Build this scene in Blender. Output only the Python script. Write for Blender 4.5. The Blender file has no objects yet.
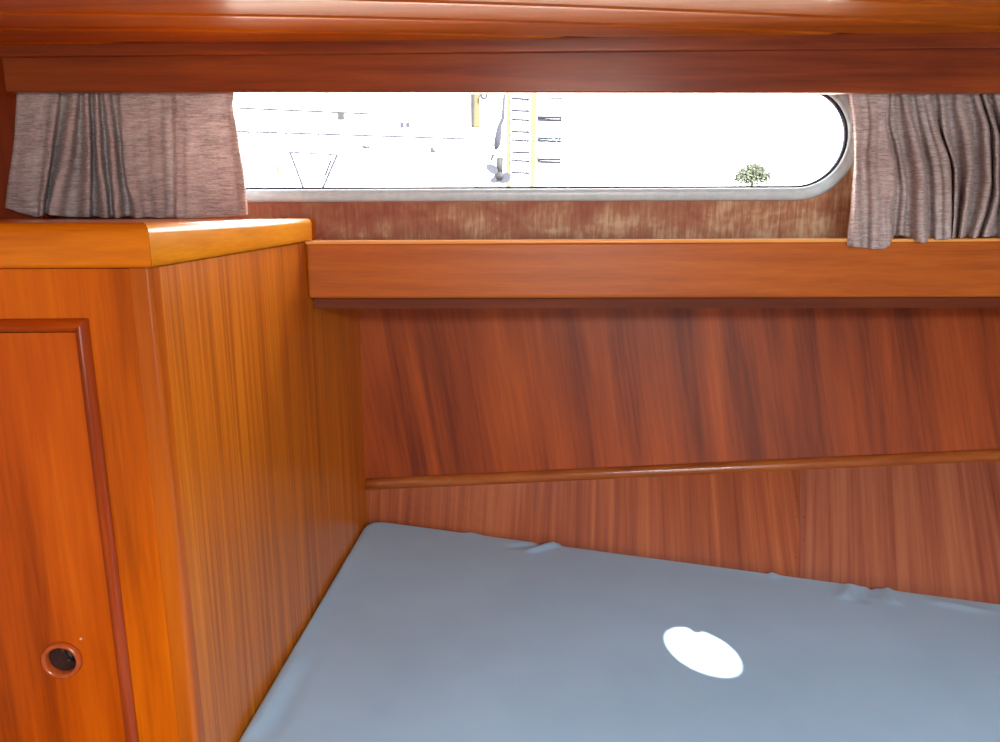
import bpy, bmesh, math, random
from mathutils import Vector, Matrix
random.seed(7)
scn = bpy.context.scene
C = scn.collection
# ------------------------------------------------------------------ camera
EYE = 1.25                       # eye height over the cabin sole
F = 760.0                        # focal length for a 1000 px wide frame
PITCH = math.atan(171/760)
CP, SP = math.cos(PITCH), math.sin(PITCH)
cam_d = bpy.data.cameras.new('camera'); cam = bpy.data.objects.new('camera', cam_d); C.objects.link(cam)
cam.location = (0, 0, EYE); cam.rotation_euler = (math.pi/2-PITCH, 0, 0)
cam_d.sensor_width = 36; cam_d.lens = 36*F/1000; cam_d.clip_start = .02; cam_d.clip_end = 500
scn.camera = cam
# ------------------------------------------------------------------ world, sun, unseen daylight lamps, exposure
SKY = 11.0
w = bpy.data.worlds.new('sky'); scn.world = w; w.use_nodes = True
bg = w.node_tree.nodes['Background']
bg.inputs['Color'].default_value = (1.0, .985, .96, 1); bg.inputs['Strength'].default_value = SKY
SPOT = Vector((.290, 1.041, EYE-.673)); HOLE = Vector((.87, .0, EYE+.243))
sd = bpy.data.lights.new('sun', 'SUN'); sd.energy = 32; sd.angle = math.radians(.35); sd.color = (1, .97, .92)
sun = bpy.data.objects.new('sun', sd); C.objects.link(sun)
sun.rotation_euler = (SPOT-HOLE).to_track_quat('-Z', 'Y').to_euler(); sun.location = (4, -3, 6)
def area(name, loc, to, sx, sy, e, col=(1, .97, .93), portal=False):
    d = bpy.data.lights.new(name, 'AREA'); d.shape = 'RECTANGLE'; d.size = sx; d.size_y = sy; d.energy = e; d.color = col
    o = bpy.data.objects.new(name, d); C.objects.link(o); o.location = loc
    o.rotation_euler = (Vector(to)-Vector(loc)).to_track_quat('-Z', 'Y').to_euler()
    if portal: d.cycles.is_portal = True
    return o
area('unseen_hatch_lamp', (.30, -.40, EYE+.23), (.32, -.2, 0), .55, .5, 56, (.70, .91, 1))  # unseen lamp below the solid lining, stands in for hatch daylight
area('unseen_companionway_lamp', (.5, -2.4, EYE-.15), (.2, 1.5, EYE-.35), .8, 1.2, 22, (1, .97, .9))  # unseen lamp before a solid door panel, stands in for companionway daylight
area('window_portal', (.05, 1.33, EYE+.08), (.05, 0, EYE+.08), 1.3, .2, 1, portal=True)
scn.view_settings.view_transform = 'Standard'; scn.view_settings.look = 'None'
scn.view_settings.gamma = 1; scn.view_settings.use_curve_mapping = False
scn.view_settings.exposure = 0.35
# ------------------------------------------------------------------ helpers
def ray(px, py):
    u, v = (px-500)/F, (py-371)/F
    return Vector((u, CP-v*SP, -SP-v*CP))
def P(px, py, Y):
    r = ray(px, py); return Vector((0, 0, EYE)) + r*(Y/r.y)
def hit(px, py, q, n):
    r = ray(px, py); o = Vector((0, 0, EYE)); return o + r*((Vector(q)-o).dot(n)/r.dot(n))
def lin(c):
    return tuple((x/12.92 if x <= .04045 else ((x+.055)/1.055)**2.4) for x in [k/255 for k in c]) + (1,)
def tag(o, label=None, cat=None, group=None, kind=None):
    if label: o['label'] = label
    if cat: o['category'] = cat
    if group: o['group'] = group
    if kind: o['kind'] = kind
    return o
def empty(name, loc):
    o = bpy.data.objects.new(name, None); C.objects.link(o); o.location = loc; o.empty_display_size = .05; return o
BASE = {}
def link(name, bm, m, parent=None, smooth=False, base=None, bevel=0, seg=3, solid=0, fix=True):
    """bm is in world coordinates; the mesh becomes ONE object, local to its parent's base"""
    if fix: bmesh.ops.recalc_face_normals(bm, faces=bm.faces)
    off = Vector((0, 0, 0))
    if parent is not None:
        p = parent
        while p is not None: off += p.location; p = p.parent
    elif base is not None: off = Vector(base)
    bmesh.ops.translate(bm, verts=bm.verts, vec=-off)
    me = bpy.data.meshes.new(name); bm.to_mesh(me); bm.free()
    for p_ in me.polygons: p_.use_smooth = smooth
    o = bpy.data.objects.new(name, me); C.objects.link(o); me.materials.append(m)
    if parent is not None: o.parent = parent
    elif base is not None: o.location = base
    if solid:
        s = o.modifiers.new('solid', 'SOLIDIFY'); s.thickness = solid; s.offset = 0
    if bevel:
        b = o.modifiers.new('bevel', 'BEVEL'); b.width = bevel; b.segments = seg; b.limit_method = 'ANGLE'; b.angle_limit = math.radians(35)
        for p_ in me.polygons: p_.use_smooth = True
        wn = o.modifiers.new('wn', 'WEIGHTED_NORMAL'); wn.keep_sharp = False
    return o
def add_hexa(bm, pts):
    """8 points: bottom 4 round, top 4 round"""
    v = [bm.verts.new(p) for p in pts]
    for f in ((0,1,2,3),(4,5,6,7),(0,1,5,4),(1,2,6,5),(2,3,7,6),(3,0,4,7)): bm.faces.new([v[i] for i in f])
def add_box(bm, x0, x1, y0, y1, z0, z1):
    add_hexa(bm, [(x0,y0,z0),(x1,y0,z0),(x1,y1,z0),(x0,y1,z0),(x0,y0,z1),(x1,y0,z1),(x1,y1,z1),(x0,y1,z1)])
def add_prism(bm, plan, z0, z1):
    a = [bm.verts.new((p[0], p[1], z0)) for p in plan]; b = [bm.verts.new((p[0], p[1], z1)) for p in plan]
    n = len(plan); bm.faces.new(a); bm.faces.new(b)
    for i in range(n): bm.faces.new((a[i], a[(i+1) % n], b[(i+1) % n], b[i]))
def add_sweep(bm, rings, closed=False, cap=True):
    vs = [[bm.verts.new(p) for p in r] for r in rings]; n = len(vs[0]); m = len(vs)
    for i in range(m if closed else m-1):
        for j in range(n):
            bm.faces.new((vs[i][j], vs[i][(j+1) % n], vs[(i+1) % m][(j+1) % n], vs[(i+1) % m][j]))
    if cap and not closed: bm.faces.new(vs[0]); bm.faces.new(vs[-1])
def add_tube(bm, pts, r, n=10, closed=False):
    pts = [Vector(p) for p in pts]; rings = []; m = len(pts)
    rr = r if isinstance(r, (list, tuple)) else [r]*m
    for i, p in enumerate(pts):
        if closed: t = pts[(i+1) % m]-pts[i-1]
        else: t = pts[min(i+1, m-1)]-pts[max(i-1, 0)]
        t.normalize()
        a = t.cross(Vector((0, 0, 1)) if abs(t.z) < .9 else Vector((1, 0, 0))).normalized(); b = t.cross(a)
        rings.append([p+(a*math.cos(k*2*math.pi/n)+b*math.sin(k*2*math.pi/n))*rr[i] for k in range(n)])
    add_sweep(bm, rings, closed)
def add_lathe(bm, c, ax, ua, prof, n=40, closed=True):
    """prof: closed loop of (radius, distance along ax)"""
    ax = Vector(ax).normalized(); ua = Vector(ua).normalized(); va = ax.cross(ua)
    rings = [[Vector(c)+(ua*math.cos(a)+va*math.sin(a))*r+ax*h for r, h in prof] for a in [k*2*math.pi/n for k in range(n)]]
    add_sweep(bm, rings, closed=True)
# ------------------------------------------------------------------ materials
def newmat(name):
    m = bpy.data.materials.new(name); m.use_nodes = True; nt = m.node_tree
    return m, nt, nt.nodes['Principled BSDF']
def N(nt, t, **kw):
    n = nt.nodes.new(t)
    for k, v in kw.items():
        if k in n.inputs: n.inputs[k].default_value = v
        else: setattr(n, k, v)
    return n
def noise(nt, vec, scale, detail=3, rough=.5, dist=0):
    n = N(nt, 'ShaderNodeTexNoise'); n.inputs['Scale'].default_value = scale; n.inputs['Detail'].default_value = detail
    n.inputs['Roughness'].default_value = rough; n.inputs['Distortion'].default_value = dist
    nt.links.new(vec, n.inputs['Vector']); return n.outputs['Fac']
def math_n(nt, op, a, b):
    n = N(nt, 'ShaderNodeMath', operation=op)
    for i, x in enumerate((a, b)):
        if isinstance(x, (int, float)): n.inputs[i].default_value = x
        else: nt.links.new(x, n.inputs[i])
    return n.outputs[0]
def mapping(nt, scale, rot=(0, 0, 0), loc=(0, 0, 0), src=None):
    if src is None: src = N(nt, 'ShaderNodeTexCoord').outputs['Object']
    m = N(nt, 'ShaderNodeMapping'); m.inputs['Scale'].default_value = scale; m.inputs['Rotation'].default_value = rot
    m.inputs['Location'].default_value = loc; nt.links.new(src, m.inputs['Vector']); return m.outputs['Vector']
def ramp(nt, fac, stops):
    r = N(nt, 'ShaderNodeValToRGB'); e = r.color_ramp.elements
    while len(e) > 2: e.remove(e[-1])
    e[0].position, e[0].color = stops[0][0], stops[0][1]; e[1].position, e[1].color = stops[-1][0], stops[-1][1]
    for s in stops[1:-1]:
        k = e.new(s[0]); k.color = s[1]
    nt.links.new(fac, r.inputs['Fac']); return r.outputs['Color']
def wood(name, cols, axis='Z', fine=90, fig=9, figdist=1.2, wf=.5, wg=.35, rough=.28, coat=.35, shear=0, seed=0, along=.05, bump=.05, spread=(.32, .68), crough=.12, flat=False, spec=.22):
    """varnished mahogany. cols: dark, mid, light sRGB 0-255. axis: grain direction; shear tilts the grain in the XZ plane"""
    cols = [(min(255, c[0]*1.06), c[1]*.94, c[2]*.5) for c in cols]
    m, nt, b = newmat(name)
    base = mapping(nt, (1, 1, 1), (0, shear, 0), (seed*3.1, seed*1.7, seed*2.3))
    s = {'X': (along, 1, 1), 'Y': (1, along, 1), 'Z': (1, along if flat else 1, along)}[axis]
    v = mapping(nt, s, src=base)
    s2 = {'X': (along*3.2, 1, 1), 'Y': (1, along*3.2, 1), 'Z': (1, along*3.2 if flat else 1, along*3.2)}[axis]
    v2 = mapping(nt, s2, src=base)
    n1 = noise(nt, v, fine, 3, .55, .2)
    n2 = noise(nt, v2, fig, 2.5, .5, figdist)
    n3 = noise(nt, v, fine*6, 2, .6)
    wl = 1-wf-wg
    f = math_n(nt, 'ADD', math_n(nt, 'ADD', math_n(nt, 'MULTIPLY', n1, wf), math_n(nt, 'MULTIPLY', n2, wg)), math_n(nt, 'MULTIPLY', n3, wl))
    col = ramp(nt, f, [(spread[0], lin(cols[0])), ((spread[0]+spread[1])/2, lin(cols[1])), (spread[1], lin(cols[2]))])
    nt.links.new(col, b.inputs['Base Color'])
    b.inputs['Roughness'].default_value = rough; b.inputs['Coat Weight'].default_value = coat; b.inputs['Coat Roughness'].default_value = crough
    b.inputs['Specular IOR Level'].default_value = spec
    bp = N(nt, 'ShaderNodeBump'); bp.inputs['Strength'].default_value = bump; bp.inputs['Distance'].default_value = .001
    nt.links.new(f, bp.inputs['Height']); nt.links.new(bp.outputs['Normal'], b.inputs['Normal'])
    return m
def plain(name, col, rough=.5, metal=0, spec=.5, bump=0, bscale=200):
    m, nt, b = newmat(name)
    v = mapping(nt, (1, 1, 1)); n = noise(nt, v, bscale, 3)
    c1 = lin(tuple(max(0, k-6) for k in col)); c2 = lin(tuple(min(255, k+6) for k in col))
    nt.links.new(ramp(nt, n, [(.35, c1), (.65, c2)]), b.inputs['Base Color'])
    b.inputs['Roughness'].default_value = rough; b.inputs['Metallic'].default_value = metal; b.inputs['Specular IOR Level'].default_value = spec
    if bump:
        bp = N(nt, 'ShaderNodeBump'); bp.inputs['Strength'].default_value = bump; bp.inputs['Distance'].default_value = .001
        nt.links.new(n, bp.inputs['Height']); nt.links.new(bp.outputs['Normal'], b.inputs['Normal'])
    return m
M = {}
M['front'] = wood('varnish_front', ((146, 68, 6), (186, 94, 8), (206, 116, 14)), 'Z', fine=34, fig=6, wf=.35, wg=.45, seed=1, coat=.12, spread=(.36, .64))
M['door'] = wood('varnish_door', ((134, 56, 4), (174, 80, 6), (194, 100, 12)), 'Z', fine=34, fig=7, wf=.35, wg=.45, seed=2, coat=.12, spread=(.36, .64))
M['side'] = wood('ribbon_veneer', ((146, 76, 18), (190, 112, 26), (216, 142, 40)), 'Z', fine=115, fig=9, wf=.66, wg=.2, seed=3, rough=.4, coat=.5, along=.02, crough=.3)
M['post'] = wood('corner_post_wood', ((146, 74, 26), (178, 96, 30), (200, 118, 42)), 'Z', fine=40, fig=8, seed=4)
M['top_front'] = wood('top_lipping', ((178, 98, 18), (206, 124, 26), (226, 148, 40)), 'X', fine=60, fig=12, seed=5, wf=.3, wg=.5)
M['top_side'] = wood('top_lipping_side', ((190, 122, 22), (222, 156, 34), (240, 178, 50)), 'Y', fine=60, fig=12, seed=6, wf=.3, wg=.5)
M['ledge'] = wood('ledge_mahogany', ((136, 72, 50), (176, 99, 60), (198, 122, 80)), 'X', fine=70, fig=9, seed=7, wf=.35, wg=.45, rough=.42, coat=.1, crough=.25)
M['edge_highlight'] = wood('painted_highlight', ((220, 160, 150), (240, 184, 190), (250, 204, 200)), 'X', fine=60, fig=9, seed=17)  # pale colour stands in for the highlight on the ledge edge
M['beam'] = wood('beam_mahogany', ((100, 48, 54), (134, 68, 64), (166, 92, 74)), 'X', fine=60, fig=8, seed=8, rough=.35)
M['ceiling'] = wood('ceiling_boards', ((168, 90, 20), (204, 122, 28), (222, 146, 44)), 'X', fine=50, fig=6, seed=9, rough=.35, coat=.35, crough=.25)
M['hull_upper'] = wood('figured_veneer', ((112, 50, 40), (150, 72, 50), (176, 90, 58)), 'Z', fine=120, fig=10.5, figdist=.9, wf=.28, wg=.60, seed=10, flat=True, shear=.16, along=.035, spread=(.38, .66), rough=.5, coat=.1, crough=.35)
M['hull_lower'] = wood('striped_veneer', ((120, 64, 72), (154, 88, 100), (180, 114, 124)), 'Z', fine=95, fig=8, wf=.58, wg=.27, seed=11, flat=True, shear=-.07, along=.02, rough=.4, coat=.25, crough=.3)
M['hull_lower2'] = wood('striped_veneer_sheen', ((124, 70, 92), (156, 98, 132), (176, 122, 158)), 'Z', fine=95, fig=8, wf=.58, wg=.27, seed=12, flat=True, shear=-.26, along=.02, rough=.4, coat=.25, crough=.3)  # right panel: paler, greyer colours include the sheen on its upward lean
M['moulding'] = wood('moulding_wood', ((124, 66, 56), (154, 90, 76), (176, 112, 96)), 'X', fine=80, fig=12, seed=13)
M['door_mould'] = wood('door_moulding_wood', ((112, 42, 10), (144, 58, 14), (168, 76, 20)), 'Z', fine=60, fig=10, seed=14)
M['door_mould_h'] = wood('door_moulding_wood_rail', ((112, 42, 10), (144, 58, 14), (168, 76, 20)), 'X', fine=60, fig=10, seed=14)
M['batten'] = wood('dark_batten', ((80, 36, 30), (100, 46, 36), (120, 60, 44)), 'X', fine=60, fig=9, seed=15, coat=0, rough=.6)
M['soffit'] = wood('soffit_wood', ((110, 52, 38), (130, 64, 44), (150, 80, 54)), 'X', seed=16)
M['ring'] = plain('brown_bakelite', (176, 78, 34), .15)
M['inside'] = plain('cabinet_inside', (78, 38, 30), .8)
M['black'] = plain('matt_black', (18, 16, 18), .5)
M['seam'] = plain('dark_brown_filler', (70, 34, 26), .8)  # dark brown of the panel pin heads
def worn():
    m, nt, b = newmat('weathered_veneer')
    v = mapping(nt, (1, 1, .12)); st = noise(nt, v, 150, 3, .7, .3)
    pt = noise(nt, mapping(nt, (1, 1, 1.6), (0, 0, 0), (2, 0, 1)), 14, 3, .6, .5)
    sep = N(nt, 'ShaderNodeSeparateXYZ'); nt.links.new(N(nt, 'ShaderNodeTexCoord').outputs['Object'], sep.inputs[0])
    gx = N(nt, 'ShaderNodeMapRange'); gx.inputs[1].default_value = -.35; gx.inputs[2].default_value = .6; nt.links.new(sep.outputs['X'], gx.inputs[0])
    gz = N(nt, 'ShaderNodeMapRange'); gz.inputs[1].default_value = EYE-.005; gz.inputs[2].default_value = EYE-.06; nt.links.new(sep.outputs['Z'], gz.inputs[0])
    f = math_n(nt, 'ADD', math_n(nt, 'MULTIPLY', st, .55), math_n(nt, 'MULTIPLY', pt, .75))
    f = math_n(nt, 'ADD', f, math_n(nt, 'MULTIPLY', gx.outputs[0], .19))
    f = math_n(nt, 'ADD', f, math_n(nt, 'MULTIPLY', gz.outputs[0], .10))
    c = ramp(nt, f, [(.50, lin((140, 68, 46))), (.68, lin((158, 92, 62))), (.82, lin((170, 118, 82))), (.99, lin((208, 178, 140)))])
    nt.links.new(c, b.inputs['Base Color']); b.inputs['Roughness'].default_value = .6
    bp = N(nt, 'ShaderNodeBump'); bp.inputs['Strength'].default_value = .3; bp.inputs['Distance'].default_value = .001
    nt.links.new(st, bp.inputs['Height']); nt.links.new(bp.outputs['Normal'], b.inputs['Normal'])
    return m
M['worn'] = worn()
M['alu'] = plain('painted_aluminium', (206, 228, 236), .35, .0, .6, .1, 90)
M['seal'] = plain('rubber_seal', (30, 28, 60), .5)
def fabric():
    m, nt, b = newmat('curtain_weave')
    sl = noise(nt, mapping(nt, (1, 1, 9)), 48, 3, .65, .2)
    sl2 = noise(nt, mapping(nt, (1, 1, 5), (0, 0, 0), (3, 1, 2)), 200, 2, .6)
    bl = noise(nt, mapping(nt, (1, 1, 1), (0, 0, 0), (5, 1, 2)), 16, 2)
    f = math_n(nt, 'ADD', math_n(nt, 'MULTIPLY', sl, .5), math_n(nt, 'ADD', math_n(nt, 'MULTIPLY', sl2, .3), math_n(nt, 'MULTIPLY', bl, .2)))
    c = ramp(nt, f, [(.34, lin((150, 130, 127))), (.5, lin((214, 195, 190))), (.66, lin((244, 234, 228)))])
    nt.links.new(c, b.inputs['Base Color']); b.inputs['Roughness'].default_value = .9; b.inputs['Specular IOR Level'].default_value = .1
    b.inputs['Sheen Weight'].default_value = .15
    bp = N(nt, 'ShaderNodeBump'); bp.inputs['Strength'].default_value = .5; bp.inputs['Distance'].default_value = .0015
    nt.links.new(f, bp.inputs['Height']); nt.links.new(bp.outputs['Normal'], b.inputs['Normal'])
    tr = N(nt, 'ShaderNodeBsdfTranslucent'); nt.links.new(c, tr.inputs['Color'])
    mx = N(nt, 'ShaderNodeMixShader'); mx.inputs[0].default_value = .24
    nt.links.new(b.outputs[0], mx.inputs[1]); nt.links.new(tr.outputs[0], mx.inputs[2])
    nt.links.new(mx.outputs[0], nt.nodes['Material Output'].inputs['Surface'])
    return m
M['curtain'] = fabric()
def sheet():
    m, nt, b = newmat('grey_blue_jersey_sheet')
    n = noise(nt, mapping(nt, (1, 1, 1)), 5, 4, .55); w_ = noise(nt, mapping(nt, (1, 1, 1)), 900, 2)
    c = ramp(nt, n, [(.3, lin((160, 194, 220))), (.7, lin((170, 204, 230)))])
    nt.links.new(c, b.inputs['Base Color']); b.inputs['Roughness'].default_value = .75; b.inputs['Sheen Weight'].default_value = .25
    b.inputs['Specular IOR Level'].default_value = .2
    bp = N(nt, 'ShaderNodeBump'); bp.inputs['Strength'].default_value = .15; bp.inputs['Distance'].default_value = .0006
    nt.links.new(w_, bp.inputs['Height']); nt.links.new(bp.outputs['Normal'], b.inputs['Normal'])
    return m
M['sheet'] = sheet()
def glass():
    m, nt, b = newmat('window_glass'); nt.nodes.remove(b)
    t = N(nt, 'ShaderNodeBsdfTransparent'); t.inputs[0].default_value = (.97, .98, .98, 1)
    g = N(nt, 'ShaderNodeBsdfGlossy'); g.inputs['Roughness'].default_value = .02
    mx = N(nt, 'ShaderNodeMixShader'); fr = N(nt, 'ShaderNodeFresnel'); fr.inputs[0].default_value = 1.1
    nt.links.new(fr.outputs[0], mx.inputs[0]); nt.links.new(t.outputs[0], mx.inputs[1]); nt.links.new(g.outputs[0], mx.inputs[2])
    nt.links.new(mx.outputs[0], nt.nodes['Material Output'].inputs['Surface']); return m
M['glass'] = glass()
M['paint'] = plain('cabin_lining', (196, 178, 156), .6)
M['sole'] = wood('cabin_sole', ((110, 60, 34), (140, 80, 44), (160, 96, 56)), 'Y', fine=40, fig=8, seed=20)
M['steel'] = plain('stainless_steel', (40, 41, 48), .6, 0, .05)
M['dark_metal'] = plain('dark_gear_metal', (36, 36, 38), .6, 0, .1)
M['yellow_wood'] = plain('pale_yellow_timber', (70, 65, 50), .7, 0, .05)
M['slat'] = plain('pale_slat_paint', (170, 170, 172), .6)
M['slat_edge'] = plain('grey_slat_edge', (30, 30, 38), .7, 0, .05)
M['gel'] = plain('white_gelcoat', (225, 225, 228), .4)
M['leaf'] = plain('willow_leaves', (66, 70, 60), .8, 0, .02)
M['quay'] = plain('quay_concrete', (150, 148, 142), .9)
M['chrome'] = plain('steel_latch', (150, 150, 150), .3, .8)

# ------------------------------------------------------------------ reference planes (metres from the eye)
def side_x(Y): return -.28 - .0733*(1.5-Y)           # cabinet side, also where the berth starts
CY = .734; CX = side_x(CY)                            # near corner of the cabinet
FD = Vector((-1, -.05, 0)).normalized()               # direction of the cabinet front
SDr = Vector((.0733, 1, 0)).normalized()              # direction of the cabinet side
FN = Vector((.05, -1, 0)).normalized()                # outward normal of the front
SN = Vector((1, -.0733, 0)).normalized()              # outward normal of the side
def ceil_z(X): return EYE + .228 + .012*X
WY = 1.29                                            # inner face of the window wall
LY = 1.19                                             # face of the ledge and of the deck beam
RX = 1.9                                              # fore bulkhead

# ------------------------------------------------------------------ room shell
bm = bmesh.new(); add_box(bm, -1.1, RX+.03, -2.5, 1.75, -.03, 0); tag(link('floor', bm, M['sole']), kind='structure')
bm = bmesh.new(); add_box(bm, -1.13, -1.1, -2.5, 1.75, 0, EYE+.3); tag(link('wall_left', bm, M['paint']), kind='structure')
bm = bmesh.new(); add_box(bm, RX, RX+.03, -2.5, 1.75, 0, EYE+.3); tag(link('wall_right', bm, M['paint']), kind='structure')
bm = bmesh.new(); add_box(bm, -1.1, RX, -2.53, -2.5, 0, EYE+.3); tag(link('wall_back', bm, M['paint']), kind='structure')

# ceiling: laid boards with grooves over the berth, flat lining aft of it with an added oval hole for the sun patch
bm = bmesh.new()
xs = [-1.1+3.0*i/60 for i in range(61)]
def gro(c, X): return c + .179*X + .086*X*X
prof = [(0.0, .010), (.002, .0035), (.006, .0005), (.012, 0), (.06, .0), (.082, .0005), (.087, .0035), (.0885, .010), (.0885, .022), (0, .022)]
for k in range(-9, 9):
    c = 1.07+.09*k
    rings = []
    for X in xs:
        y0 = gro(c, X)
        y0c = y0
        rings.append([Vector((X, y0c+py+.0008, ceil_z(X)+pz)) for py, pz in prof])
    # keep boards to the berth area: aft limit .40, out to the hull
    add_sweep(bm, rings)
def clip(bm, co, no):
    g = bm.verts[:]+bm.edges[:]+bm.faces[:]
    r = bmesh.ops.bisect_plane(bm, geom=g, plane_co=co, plane_no=no, clear_outer=True)
    ed = [e for e in r['geom_cut'] if isinstance(e, bmesh.types.BMEdge)]
    bmesh.ops.holes_fill(bm, edges=ed)
clip(bm, (0, 1.34, 0), (0, 1, 0)); clip(bm, (0, .5, 0), (0, -1, 0)); clip(bm, (RX, 0, 0), (1, 0, 0))
ceiling = tag(link('ceiling', bm, M['ceiling'], bevel=0), kind='structure')
for p_ in ceiling.data.polygons: p_.use_smooth = False
EA, EB, ED = .072, .0445, Vector((.469, -.883)).normalized()
def oval(a, grow=0):
    """radius of the oval vent in direction a"""
    c_ = math.cos(a)*ED.x+math.sin(a)*ED.y; s_ = -math.cos(a)*ED.y+math.sin(a)*ED.x
    return 1/math.sqrt((c_/(EA+grow))**2+(s_/(EB+grow))**2)
def plate_hole(bm, x0, x1, y0, y1, z0, z1, cx, cy, r, n=48, oval_=False):
    """flat plate in XY with a round hole"""
    angs = sorted([k*2*math.pi/n for k in range(n)] + [math.atan2(b-cy, a-cx) % (2*math.pi) for a in (x0, x1) for b in (y0, y1)])
    rings = []
    for a in angs:
        c_, s_ = math.cos(a), math.sin(a)
        t = min(((x1-cx)/c_ if c_ > 1e-9 else (x0-cx)/c_ if c_ < -1e-9 else 9e9), ((y1-cy)/s_ if s_ > 1e-9 else (y0-cy)/s_ if s_ < -1e-9 else 9e9))
        if oval_: r = oval(a, .014)
        i = (cx+c_*r, cy+s_*r); o = (cx+c_*t, cy+s_*t)
        rings.append([(i[0], i[1], z0), (o[0], o[1], z0), (o[0], o[1], z1), (i[0], i[1], z1)])
    add_sweep(bm, rings, closed=True)
bm = bmesh.new()
zc = EYE+.236
plate_hole(bm, -1.1, RX, -2.5, .5, zc, zc+.014, HOLE.x, HOLE.y, .062, oval_=True)
lining = tag(link('ceiling_lining', bm, M['ceiling']), kind='structure')
# backing deck over the boards so no daylight leaks in
bm = bmesh.new(); plate_hole(bm, -1.15, RX+.1, -2.6, 1.42, EYE+.275, EYE+.29, HOLE.x+.03, HOLE.y-.05, .15)
deck = tag(link('ceiling_deck', bm, M['paint']), kind='structure')
# unseen oval opening, added and shaped for the sun patch; a small lug notches it
sun_opening = tag(empty('unseen_sun_opening', (HOLE.x, HOLE.y, zc)), kind='structure')
bm = bmesh.new(); add_sweep(bm, [[(HOLE.x+math.cos(a)*oval(a, g), HOLE.y+math.sin(a)*oval(a, g), zc+z_) for g, z_ in ((0, -.004), (.024, -.004), (.024, -.0005), (.013, 0), (.013, .006), (0, .006))] for a in [k*2*math.pi/56 for k in range(56)]], closed=True)
link('sun_opening_ring', bm, M['chrome'], sun_opening, smooth=False)
bm = bmesh.new(); q = Vector((HOLE.x+.006, HOLE.y+.055, zc+.001))
add_lathe(bm, q, (0, 0, 1), (1, 0, 0), [(.0005, 0), (.010, 0), (.010, .006), (.0005, .006)], 16)
link('notch_lug', bm, M['chrome'], sun_opening)

# unseen frame added at the hatch lamp, solid door behind the other lamp
h = tag(empty('hatch_lamp_frame', (.30, -.40, zc)), kind='structure')
bm = bmesh.new(); plate_hole(bm, -.03, .63, -.73, -.07, zc-.006, zc-.001, .30, -.40, .29); link('window_frame', bm, M['alu'], h)
d_ = tag(empty('door_1', (.5, -2.49, 0)), kind='structure')
bm = bmesh.new(); add_box(bm, .05, .95, -2.495, -2.47, 0, EYE+.2); link('door_panel', bm, M['sole'], d_)

# ------------------------------------------------------------------ window wall and window
ca = P(228, 140.5, WY); cb = P(800, 138.5, WY); R = (P(797, 138, WY)-P(797, 187, WY)).z
ax = (cb-ca).normalized(); uz = Vector((-ax.z, 0, ax.x))
def stadium(r, Y, n=24):
    pts = []
    for k in range(n+1):
        a = -math.pi/2+math.pi*k/n; p = cb+ax*math.cos(a)*r+uz*math.sin(a)*r; pts.append(Vector((p.x, Y, p.z)))
    for k in range(n+1):
        a = math.pi/2+math.pi*k/n; p = ca+ax*math.cos(a)*r+uz*math.sin(a)*r; pts.append(Vector((p.x, Y, p.z)))
    return pts
wall = tag(empty('wall_far', (0, WY, 0)), kind='structure')
ZT, ZB = EYE+.26, EYE-.12
def wall_piece(name, xa, xb, mat_):
    """window wall with stadium opening, cut out between xa and xb"""
    inner = stadium(R+.012, WY); outer = []
    for p in inner:
        if p.x > cb.x: c0 = cb
        elif p.x < ca.x: c0 = ca
        else: c0 = None
        if c0 is None: outer.append(Vector((p.x, WY, ZT if p.z > ca.z else ZB)))
        else:
            d = p-c0; tz = (ZT-c0.z)/d.z if d.z > 1e-6 else ((ZB-c0.z)/d.z if d.z < -1e-6 else 9e9)
            tx = ((RX-c0.x)/d.x if d.x > 1e-6 else (-1.1-c0.x)/d.x if d.x < -1e-6 else 9e9)
            outer.append(Vector(c0)+d*min(tz, tx))
    bm = bmesh.new(); th = Vector((0, .035, 0))
    rings = [[a, b, b+th, a+th] for a, b in zip(inner, outer)]
    add_sweep(bm, rings, closed=True)
    # square off the four clipped corners
    for sx, c0, xe in ((1, cb, RX), (-1, ca, -1.1)):
        for ze in (ZT, ZB):
            pass
    clip(bm, (xb, 0, 0), (1, 0, 0)); clip(bm, (xa, 0, 0), (-1, 0, 0))
    return link(name, bm, mat_, wall)
XJ = P(780, 220, WY).x
wall_piece('window_panel', -.84, XJ-.0004, M['worn'])
o = wall_piece('window_panel', XJ+.0004, 1.0, M['worn'])
for x0, x1 in ((-1.1, -.838), (.998, RX)):
    bm = bmesh.new(); add_box(bm, x0, x1, WY, WY+.035, ZB, ZT); link('wall_end', bm, M['worn'], wall)
win = tag(empty('window_1', (ca+cb)/2), kind='structure')
def ringmesh(bm, prof):                      # prof: (radius offset, Y offset)
    rings = []
    cols = [stadium(R+dr, WY+dy) for dr, dy in prof]
    for i in range(len(cols[0])): rings.append([c[i] for c in cols])
    add_sweep(bm, rings, closed=True)
bm = bmesh.new(); ringmesh(bm, [(0, .010), (0, -.002), (.003, -.006), (.008, -.0075), (.016, -.006), (.020, -.003), (.021, 0), (.013, 0), (.012, .010)])
link('window_frame', bm, M['alu'], win, smooth=True)
bm = bmesh.new(); ringmesh(bm, [(-.0032, .009), (-.003, .0005), (.0006, -.0005), (.0006, .0098), (-.0032, .0098)]); link('rubber_seal', bm, M['seal'], win, smooth=True)
bm = bmesh.new(); a = [bm.verts.new(p) for p in stadium(R-.001, WY+.007)]; b_ = [bm.verts.new(p) for p in stadium(R-.001, WY+.0098)]
bm.faces.new(a); bm.faces.new(b_)
for i in range(len(a)): bm.faces.new((a[i], a[(i+1) % len(a)], b_[(i+1) % len(a)], b_[i]))
link('glass_pane', bm, M['glass'], win)

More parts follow.
